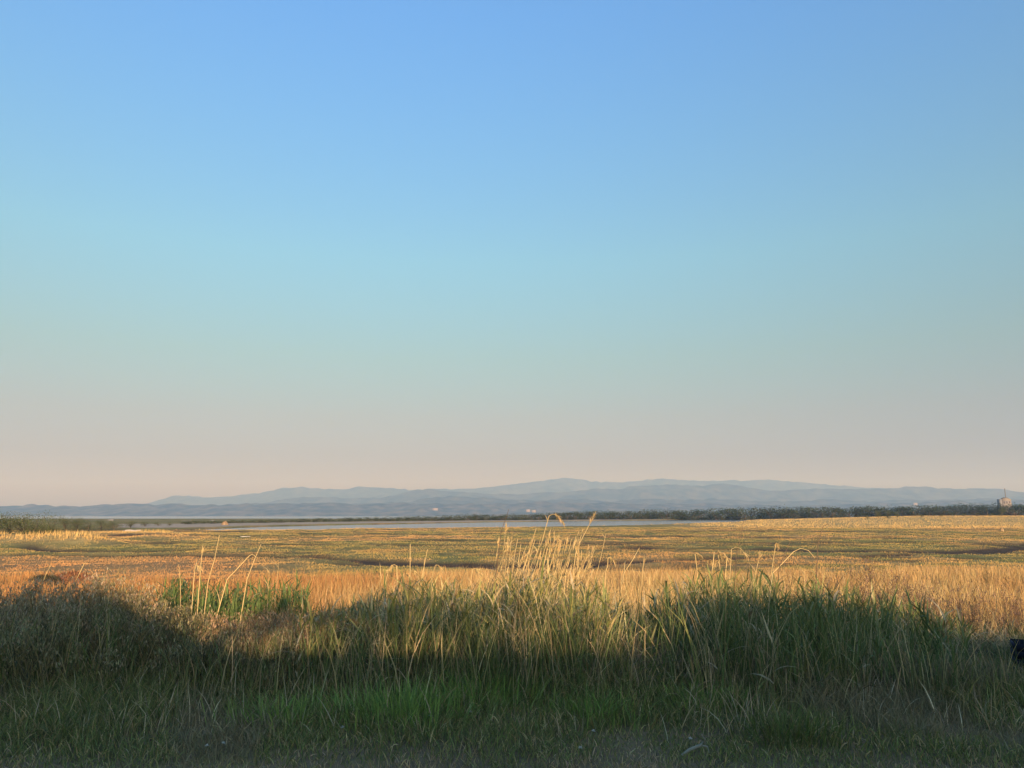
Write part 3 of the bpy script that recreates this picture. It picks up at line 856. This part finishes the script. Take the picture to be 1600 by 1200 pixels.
SINGLE = [((784, 890), (790, 828), 0, (30, .10), 'dry reed stalk with a pale seed head just left of the golden bundle'),
          ((846, 850), (858, 806), .16, (46, .2), 'highest dry reed stalk, its drooping plume crossing the river'),
          ((905, 850), (925, 812), 0, (30, .13), 'dry reed stalk with a pale tilted tip above the river, right of the golden bundle'),
          ((930, 905), (947, 833), 0, None, 'lone leaning straw stalk a little right of the golden bundle'),
          ((946, 895), (950, 872), .06, (20, .06), 'short hooked straw stalk right of the golden bundle'),
          ((975, 895), (999, 856), 0, None, 'straw stalk leaning right beside the dark stub'),
          ((1003, 905), (1006, 878), 0, (18, .06), 'short straw stalk with a small pale tip right of the dark stub'),
          ((1090, 905), (1086, 866), .07, (24, .1), 'hooked pale reed plume, leftmost over the dark reeds'),
          ((1110, 905), (1116, 862), .09, (34, .13), 'pale reed plume with the whitest hook over the dark reeds'),
          ((1128, 905), (1122, 868), .13, (46, .17), 'broad arching golden plume over the dark reeds'),
          ((1133, 905), (1136, 872), -.13, (40, .16), 'golden plume arching left over the dark reeds'),
          ((1104, 905), (1106, 876), .05, (24, .1), 'low golden plume hook among the plumes over the dark reeds'),
          ((1140, 905), (1143, 858), .17, (20, .12), 'thin plume arching right, rightmost of the hooked plumes'),
          ((1176, 915), (1186, 872), 0, (18, .07), 'short straw stalk between the hooked plumes and the leaning stalks'),
          ((1205, 895), (1212, 850), .03, (26, .08), 'straw stalk with a small pale tufted head right of the plumes'),
          ((1198, 905), (1240, 862), .30, None, 'long straw stalk bowed far to the right over the dark reeds'),
          ((1257, 915), (1256, 893), .12, (40, .12), 'pale forked straw tuft over the dark reeds'),
          ((325, 910), (343, 836), 0, None, 'tall thin straw stalk leaning right above the bright green reeds'),
          ((312, 905), (316, 862), 0, (20, .05), 'upright straw stalk left of the tall thin stalk above the bright reeds'),
          ((303, 905), (305, 884), .05, (20, .07), 'short curled straw stalk above the left of the bright green reeds'),
          ((282, 910), (279, 882), 0, None, 'short bare straw stalk left of the bright green reeds'),
          ((355, 905), (390, 868), .09, None, 'straw stalk bent over to the right above the bright green reeds'),
          ((386, 905), (408, 850), 0, None, 'long straw stalk leaning right at the end of the bright green reeds'),
          ((65, 915), (80, 882), 0, None, 'leaning straw stalk over the dark weeds, leftmost'),
          ((116, 912), (132, 880), .03, None, 'leaning straw stalk over the top of the dark weeds'),
          ((590, 935), (599, 890), 0, None, 'straw stalk, left one of the pair left of the middle stand'),
          ((597, 938), (607, 890), 0, None, 'straw stalk, right one of the pair left of the middle stand'),
          ((621, 930), (620, 884), -.09, (26, .1), 'hooked straw plume bending left beside the pair of stalks'),
          ((640, 935), (641, 850), 0, None, 'tall thin straw stalk above the left of the middle stand'),
          ((652, 940), (668, 858), 0, None, 'tall straw stalk leaning right above the left of the middle stand'),
          ((660, 925), (663, 874), 0, None, 'straight straw stalk between two leaning ones at the left of the middle stand'),
          ((667, 930), (680, 884), .06, (26, .08), 'straw stalk with a bright hooked tip left of the golden bundle'),
          ((630, 935), (631, 897), .06, (22, .08), 'low hooked straw plume at the left of the middle stand'),
          ((640, 935), (641, 893), .07, (22, .08), 'second low hooked straw plume at the left of the middle stand'),
          ((735, 930), (738, 890), .10, (30, .12), 'arching straw plume halfway to the golden bundle'),
          ((655, 1010), (654, 900), 0, None, 'long pale broken stalk standing in front of the sunlit reeds'),
          ((1548, 985), (1558, 945), 0, None, 'broken straw stalk above the dead grass heap at the right edge'),
          ((1583, 985), (1570, 950), 0, None, 'straw stalk leaning left above the dead grass heap at the right edge')]
for a, b, hk_, hd, lab in SINGLE:
    stalk(a, b, r.uniform(10.2, 11.5) if a[1] < 960 else 9.0, lab, 'single dry reed stalks', head=hd, rad=r.uniform(.0065, .009), leaves=int(r.integers(1, 3)), hook=hk_, r=r)
DK = [((968, 900), (967, 868), 0, 'short dark brown stalk stub in front of the marsh, right of the bundle'), ((1150, 870), (1163, 810), 0, 'thin dark leaning stalk tip against the golden bank'),
      ((1218, 885), (1234, 848), .03, 'dark curled stalk tip right of the plumes'), ((1278, 850), (1286, 822), .14, 'dark arched stalk tip against the golden bank'),
      ((783, 830), (795, 796), 0, 'thin dark stalk tip crossing the river, left of the highest plume'), ((265, 870), (283, 842), 0, 'thin dark stalk crossing the marsh at the left')]
for a, b, hk_, lab in DK:
    stalk(a, b, r.uniform(10.2, 11.0), lab, 'dark dry stalks', rad=.006, leaves=0, hook=hk_, col=DARK, r=r)
# leafy dry stalk with drooping leaves at the left end of the straw grass
stalk((430, 940), (436, 878), 11.2, 'leafy dry reed stalk with drooping brown leaves right of the bright reeds', 'single dry reed stalks', leaves=9, r=r)
stalk((418, 940), (421, 888), 11.4, 'second leafy dry reed stalk beside the first, right of the bright reeds', 'single dry reed stalks', leaves=8, r=r)

# forked dead twig and bits of driftwood at the foot of the reeds
p0 = at(1362, 1116, 8.3); zg = float(land(p0[0], 8.3)[0]); p0[2] = zg
mb = MB().tube([(0, 0, -.02), (.03, 0, .11), (.02, 0, .2), (-.03, .01, .3), (-.1, .02, .34)], [.008, .007, .006, .005, .003], (.42, .36, .24), n=6)
mb.tube([(.03, 0, .11), (.09, 0, .16), (.16, -.02, .19)], [.006, .005, .003], (.40, .34, .22), n=6)
link('dead_twig', mb.mesh('dead_twig', M_plain, True), label='pale forked dead twig at the foot of the dark reeds', cat='twig', loc=p0)
p0 = at(1090, 1186, 5.9); p0[2] = float(land(p0[0], 5.9)[0])
mb = MB().tube([(-.12, 0, .01), (-.05, .01, .05), (.03, .01, .08), (.06, 0, .12), (.03, 0, .16)], [.008, .012, .011, .007, .003], (.30, .28, .21), n=7)
mb.tube([(.03, .01, .08), (.075, .01, .07), (.085, 0, .03)], [.007, .006, .003], (.30, .28, .21), n=6)
link('driftwood', mb.mesh('driftwood', M_plain, True), label='small pale bent piece of wood in the mown grass', cat='driftwood', loc=p0)

# clover heads
FL = [(386, 1097, 'white clover head at the left below the tan weeds'), (357, 1162, 'white clover head, right one of the pair near the mown edge'), (332, 1166, 'white clover head, left one of the pair near the mown edge'),
      (107, 1110, 'white clover head, right of the two under the dark weeds'), (83, 1112, 'white clover head, left of the two under the dark weeds'), (684, 1088, 'white clover head high in the largest bright tuft'),
      (675, 1119, 'white clover head on the face of the bright tufts'), (737, 1113, 'white clover head at the right of the largest bright tuft'), (925, 1143, 'white clover head below the light green tuft'),
      (905, 1169, 'white clover head nearest the mown edge, right of the bright tufts'), (1074, 1155, 'white clover head below the upright green tuft'), (1002, 1088, 'small white clover head left of the upright green tuft'),
      (540, 1137, 'small white clover head between two green tufts')]
for px, py, lab in FL:
    d = ray(px, py + 14); Y = min((CAM[2] - 1.6) * d[1] / -d[2], 8.8); X = d[0] * Y / d[1]
    zg = float(land(X, Y)[0]); zh = at(px, py, Y - .12)[2] - zg
    zh = max(zh, .06)
    st = MB().tube([(0, 0, -.01), (.006, -.05, zh * .5), (0, -.12, zh)], [.0018, .0016, .0014], (.10, .15, .05), n=4)
    o = link('clover', st.mesh('stem', M_leaf), label=lab, cat='clover', group='white clover heads in the rough grass', loc=(X, Y, zg))
    n = 60
    v = r.normal(0, 1, (n, 3)); v /= np.linalg.norm(v, axis=1)[:, None]; v[:, 2] = np.abs(v[:, 2]) * .9 + .05
    hb_ = MB().add(*blades(v * .004 + (0, -.12, zh), np.arctan2(v[:, 1], v[:, 0]), r.uniform(.010, .017, n), r.uniform(.005, .007, n), np.arccos(np.clip(v[:, 2], -1, 1)), r.uniform(-.3, .3, n), pal(n, [(.72, .70, .62), (.62, .58, .50)], None, .08, r), S=2, taper=.2))
    link('flower_head', hb_.mesh('flower_head', M_leaf), o)

# dark slatted crate sunk in the heap at the right edge
pc = at(1618, 1020, 7.9); zg = float(land(pc[0], 7.9)[0])
cr = link('slatted_crate', None, label='dark blue slatted crate half sunk in dead grass at the right edge', cat='crate', loc=(pc[0], 7.9, zg - .04))
cr.scale = (.85, .85, 1.1); cr.rotation_euler = (0, 0, -.45)
for k in range(6):
    link('slat', MB().box((-.22, -.2, .08 + k * .065), (.4, -.18, .08 + k * .065 + .045), (.02, .022, .035)).mesh('slat', M_plain), cr)
for xx in (-.2, .36):
    link('post', MB().box((xx, -.178, 0), (xx + .04, -.14, .48), (.02, .022, .03)).mesh('post', M_plain), cr)
link('back_panel', MB().box((-.22, .16, 0), (.4, .18, .46), (.015, .016, .025)).mesh('back_panel', M_plain), cr)
for k in range(6):
    link('slat', MB().box((-.23, -.139, .08 + k * .065), (-.205, .159, .08 + k * .065 + .045), (.03, .033, .05)).mesh('slat', M_plain), cr)

# ------------------------------------------------------------------ shrubs and trees
def tree_meshes(r, leaves, cols, lobes=11, flat=.8):
    """unit-height tree: trunk with limbs, crown of leaf-sized faces in uneven clumps"""
    tr = MB()
    cs = np.array((.10, .08, .06))
    tr.tube([(0, 0, -.03), (.01, .01, .2), (-.01, .02, .45)], [.03, .024, .014], cs, n=5)
    cen = []
    for k in range(lobes):
        a = r.uniform(0, 6.28); q = r.uniform(.05, .5); h = r.uniform(.14, .84)
        c = np.array((math.cos(a) * q, math.sin(a) * q * .9, h * (1 - .35 * q)))
        cen.append((c, r.uniform(.17, .28)))
        tr.tube([(0, .01, .18), c * (.5, .5, .6) + (0, 0, .05), c], [.014, .009, .004], cs, n=3)
    rt, col = [], []
    for c, rad in cen:
        m = leaves // lobes
        v = r.normal(0, 1, (m, 3)); v /= np.linalg.norm(v, axis=1)[:, None]
        rr = rad * r.uniform(.25, 1.12, m) ** .6
        rt.append(c + v * rr[:, None] * (1, 1, flat)); col.append(pal(m, cols, None, .22, r) * r.uniform(.8, 1.2))
    rt = np.concatenate(rt); n = len(rt)
    rt[:, 2] = np.maximum(rt[:, 2], .02)
    s_ = (3.2 / leaves) ** .5 * .75
    lf = MB().add(*blades(rt, r.uniform(0, 6.28, n), r.uniform(.6, 1.4, n) * s_, r.uniform(.5, 1.0, n) * s_, r.uniform(.1, 1.5, n), r.uniform(0, .9, n), np.concatenate(col), S=2, twist=r.uniform(-1, 1, n), taper=.3))
    return tr.mesh('trunk', M_plain), lf.mesh('crown', M_far)


r = np.random.default_rng(61)
GREEN = [(.05, .068, .026), (.062, .078, .03), (.038, .055, .025), (.08, .085, .038)]
DARKG = [(.035, .055, .03), (.05, .07, .035), (.06, .075, .04)]
FARV = [tree_meshes(r, 760, GREEN, lobes=14) for k in range(6)] + [tree_meshes(r, 760, DARKG, lobes=14) for k in range(3)]
NEARV = [tree_meshes(r, 2200, [(.085, .10, .04), (.10, .115, .045), (.065, .085, .035), (.13, .125, .055)], lobes=15) for k in range(4)]


def tree(name, var, X, Y, zb, h, wk, label, group, cat='tree'):
    o = link(name, None, label=label, cat=cat, group=group, loc=(X, Y, zb))
    o.scale = (h * wk, h * wk, h); o.rotation_euler = (0, 0, float(r.uniform(0, 6.28)))
    link('trunk', var[0], o); link('crown', var[1], o)
    return o


TT = ([280, 400, 470, 540, 640, 680, 750, 800, 870, 900, 960, 1030, 1100, 1200, 1300, 1400, 1500, 1640], [814, 812, 810, 808, 806, 804.5, 803, 802, 800, 797, 796, 795, 793, 791, 789.5, 788.5, 787.5, 786])
TY = ([280, 400, 560, 800, 1000, 1200, 1640], [300, 345, 470, 580, 690, 720, 700])
px = 285.0
while px < 1640:
    top = np.interp(px, *TT) + r.normal(0, .9); Y = np.interp(px, *TY) + r.uniform(-18, 28)
    X = (px - 800) / 1204 * Y * cp
    zb = float(land(X, Y)[0])
    h = max(CAM[2] + (HORIZON - top) / 1204 * Y - zb, 1.4) * 1.06
    dark = px > 1480 and r.uniform() < .75
    v = FARV[6 + int(r.integers(3))] if dark else FARV[int(r.integers(6))]
    grp, lab = ('scrub trees beyond the river', 'low scrub tree in the green belt across the river') if px < 1150 else (('trees behind the golden bank', 'rounded tree in the green belt behind the golden bank') if not dark else ('dark trees at the right end of the belt', 'dark green tree in the belt under the masted building'))
    tree('scrub_tree', v, X, Y, zb - .12 * h, h * 1.12 * r.uniform(.88, 1.06), r.uniform(1.7, 2.5), lab, grp)
    px += max(5.0, h * .42 / Y * 1204)
r = np.random.default_rng(63)
nsh = {}
THK = [f'dark green shrub in the back of the left thicket, {k} from the edge' for k in ORD[:6]] + ['shrub in front of the left thicket, spilling over the dune', 'lowest shrub at the right foot of the left thicket', 'shrub halfway down the front of the left thicket']
for px, top, Y, wk in [(-28, 809, 118, 1.3), (-5, 810, 112, 1.3), (18, 809, 116, 1.2), (40, 811, 112, 1.3), (62, 809, 115, 1.3), (84, 812, 114, 1.2), (70, 822, 100, 1.3), (88, 826, 97, 1.4), (55, 819, 104, 1.2),
                       (104, 813, 150, 1.5), (122, 813, 156, 1.5), (140, 815, 160, 1.6), (160, 815, 172, 1.6), (180, 817, 190, 1.8), (205, 816, 210, 1.7), (228, 816, 225, 1.8), (248, 817, 240, 1.9), (266, 818, 250, 1.9)]:
    X = (px - 800) / 1204 * Y * cp; zb = float(land(X, Y)[0])
    h = max(CAM[2] + (HORIZON - top) / 1204 * Y - zb, .9) * 1.4
    near = Y < 130
    nsh[near] = nsh.get(near, 0) + 1
    tree('dune_shrub', NEARV[int(r.integers(4))], X, Y, zb - .05, h * 1.05, wk, THK[nsh[True] - 1] if near else f'low shrub in the hedge line running right from the thicket, {ORD[nsh[False] - 1]} along', 'shrubs on the left dune' if near else 'hedge line of low shrubs at the left', 'shrub')
for px, top, Y, wk, lab in [(1372, 797, 400, 1.0, 'left shrub of the three together on the golden bank'), (1387, 796, 404, 1.1, 'middle and tallest shrub of the three on the golden bank'), (1402, 799, 398, 1.1, 'right shrub of the three together on the golden bank'),
                            (1355, 804, 385, 1.0, 'small shrub just left of the three on the golden bank'), (1440, 803, 420, 1.6, 'low flat shrub right of the three on the golden bank'), (1470, 803, 420, 1.6, 'second low flat shrub right of the three on the golden bank'),
                            (1506, 802, 450, 1.8, 'low shrub midway along the golden bank toward the right edge'), (1526, 800, 460, 1.4, 'small rounded shrub left of the grey one on the golden bank'), (1565, 792, 470, 1.0, 'grey rounded shrub under the masted building'), (1548, 801, 465, 1.5, 'low dark shrub beside the grey rounded shrub')]:
    X = (px - 800) / 1204 * Y * cp; zb = float(land(X, Y)[0])
    h = max(CAM[2] + (HORIZON - top) / 1204 * Y - zb, 1.0)
    tree('bank_shrub', NEARV[int(r.integers(4))], X, Y, zb - .05, h * 1.05, wk, lab, 'single shrubs on the golden bank', 'shrub')

# ------------------------------------------------------------------ far buildings
X, Y = 773 / 1204 * 880 * cp, 880.0
zb = float(land(X, Y)[0]) - .2
o = link('masted_building', None, label='pale building with a thin mast above the trees at the right edge', cat='building', loc=(X, Y, zb))
w = 5.0
link('wall', MB().box((-w, -3, 0), (w, 3, 18.2), (.22, .20, .18)).mesh('wall', M_plain), o)
V = [(-w - .3, -3.3, 18.2), (w + .3, -3.3, 18.2), (w + .3, 3.3, 18.2), (-w - .3, 3.3, 18.2), (-2.0, 0, 21.0), (2.0, 0, 21.0)]
link('roof', make_mesh('roof', V, np.array([(0, 1, 5, 4), (2, 3, 4, 5), (1, 2, 5, 5), (3, 0, 4, 4), (0, 3, 2, 1)]), np.broadcast_to((.22, .19, .155), (6, 3)), M_plain), o)
link('annex', MB().box((-7.6, -2.5, 0), (-w - .01, 2.5, 18.9), (.2, .2, .2)).mesh('annex', M_plain), o)
link('mast', MB().tube([(1, 0, 20), (1, 0, 31)], [.55, .35], (.14, .14, .15), n=6).mesh('mast', M_plain), o)
for k in (-3, 0, 3):
    wdw = link('window', MB().box((k - .7, -3.09, 14.2), (k + .7, -3.02, 16.6), (.10, .10, .11)).mesh('window', M_plain), o)


def shed(px, py, Y, wpx, hpx, lab, zb=None, dbl=False):
    X = (px - 800) / 1204 * Y * cp
    W_, H_ = wpx / 1204 * Y / 2, hpx / 1204 * Y
    zt = CAM[2] + (HORIZON - py) / 1204 * Y
    zb = zt - H_ if zb is None else zb
    o = link('white_shed', None, label=lab, cat='shed', group='white sheds far off', loc=(X, Y, zb))
    D_ = W_ * .8
    link('wall', MB().box((-W_, -D_, -H_ * .5), (W_, D_, H_ * .7), (.26, .25, .24)).mesh('wall', M_plain), o)
    V = [(-W_ * 1.06, -D_ * 1.06, H_ * .7), (W_ * 1.06, -D_ * 1.06, H_ * .7), (W_ * 1.06, D_ * 1.06, H_ * .7), (-W_ * 1.06, D_ * 1.06, H_ * .7), (-W_ * 1.0, 0, H_), (W_ * 1.0, 0, H_)]
    link('roof', make_mesh('roof', V, np.array([(0, 1, 5, 4), (2, 3, 4, 5), (1, 2, 5, 5), (3, 0, 4, 4), (0, 3, 2, 1)]), np.broadcast_to((.27, .26, .26), (6, 3)), M_plain), o)


for a in [(174, 811.5, 560, 8, 3.5, 'small white shed above the hedge line at the left'), (293, 813.5, 480, 13, 3.5, 'wide low white shed at the left end of the far bank'), (332, 812.5, 520, 6, 3.5, 'small white shed right of the wide low one on the far bank'),
          (680, 794, 8150, 8, 2.6, 'white shed below the bluff, left of the middle'), (825, 796, 8150, 6, 3, 'left white shed of the pair below the bluff'), (834, 797, 8140, 6, 2.6, 'right white shed of the pair below the bluff'),
          (1431, 786, 8200, 6, 2.6, 'white shed below the bluff toward the right edge')]:
    shed(*a)

# ------------------------------------------------------------------ things lying on the marsh
def log(name, px, Y, L, rad, lab, col, bits=(), cat='driftwood', tilt=.05, group=None):
    X = (px - 800) / 1204 * Y * cp; zb = float(land(X, Y)[0])
    P = np.stack([np.linspace(-L / 2, L / 2, 7), .06 * L * np.sin(np.linspace(0, 3, 7)), rad * .9 + tilt * np.linspace(0, L, 7) + .3 * rad * np.sin(np.linspace(0, 7, 7))], -1)
    o = link(name, MB().tube(P, rad * np.array((.55, .9, 1, 1.05, .95, .85, .5)), col, n=8).mesh(name, M_plain, True), label=lab, cat=cat, loc=(X, Y, zb), group=group)
    for bx, bh, bc in bits:
        link('root_stub', MB().tube([(bx, -rad * .6, 0), (bx + .03, -rad * .8, bh * .6), (bx - .02, -rad * .7, bh)], [rad * .4, rad * .35, rad * .2], bc, n=6).mesh('root_stub', M_plain, True), o)
    return o


log('drift_log', 305, 36.0, 2.4, .13, 'dark driftwood log with two pale stubs in the red grass at the left', (.07, .05, .04), [(-.15, .2, (.4, .34, .28)), (.45, .24, (.42, .35, .28))])
log('drift_log', 208, 150.0, 3.4, .28, 'pale drift log on the golden dune at the left', (.36, .31, .25), [(-1.4, .5, (.06, .05, .04))])
log('drift_log', 385, 128.0, 1.7, .07, 'small white drift log lying out on the open marsh', (.5, .45, .38))


def mound(px, Y, wx, wy, h, lab, col, ncol, nbl, blade, name='grass_hummock', cat='hummock'):
    X = (px - 800) / 1204 * Y * cp; zb = float(land(X, Y)[0])
    th = np.linspace(0, 2 * math.pi, 24, endpoint=False); rr = np.linspace(1, 0.02, 7)
    jit = 1 + .16 * np.sin(th * 3 + px) + .1 * np.sin(th * 5 + 1)
    V = np.array([(math.cos(a) * wx * q * j, math.sin(a) * wy * q * j, h * (1 - q * q) ** .8 * (1 + .12 * math.sin(a * 4 + px)) - .05) for q in rr for a, j in zip(th, jit)])
    i = np.arange(6)[:, None] * 24; j = np.arange(24)[None]; k = (j + 1) % 24
    Q = np.stack([i + j, i + k, i + 24 + k, i + 24 + j], -1).reshape(-1, 4)
    o = link(name, make_mesh(name, V, Q, np.broadcast_to(col, V.shape), M_plain, smooth=True), label=lab, cat=cat, loc=(X, Y, zb))
    a = r.uniform(0, 6.28, nbl); q = r.uniform(0, 1, nbl) ** .5
    rt = np.stack([np.cos(a) * wx * q, np.sin(a) * wy * q, h * (1 - q * q) ** .8 - .05], -1)
    link('grass_cover', MB().add(*blades(rt, r.uniform(0, 6.28, nbl), r.uniform(.5, 1.2, nbl) * blade, r.uniform(.012, .03, nbl) * (1 + Y / 60), r.uniform(0, .8, nbl), r.uniform(.2, 1.2, nbl), pal(nbl, ncol, None, .2, r), S=2)).mesh('grass_cover', M_far), o, kind='stuff')


mound(80, 37.0, 1.0, .5, .5, 'grassy hummock coloured dark as a shaded side, in the red grass near the left edge', (.05, .045, .035), [(.09, .08, .05), (.06, .06, .045), (.12, .10, .05)], 900, .2)  # shaded left side of the mound, its shade put into the colour
mound(122, 37.6, 1.3, .6, .55, 'red brown grassy hummock right beside the dark one', (.16, .08, .05), [(.30, .14, .07), (.26, .12, .06), (.34, .19, .09)], 1100, .22)  # lit right side of the same mound, put into a redder colour
mound(352, 262.0, 1.1, .9, 1.2, 'small tan peaked straw mound on the far bank at the left', (.30, .21, .13), [(.34, .24, .13), (.30, .22, .14)], 300, .35, 'straw_mound', 'mound')
mound(1563, 165.0, .36, .3, .8, 'pale upright stump in the marsh near the right edge', (.38, .28, .16), [(.40, .30, .17), (.36, .26, .15)], 160, .25, 'pale_stump', 'stump')
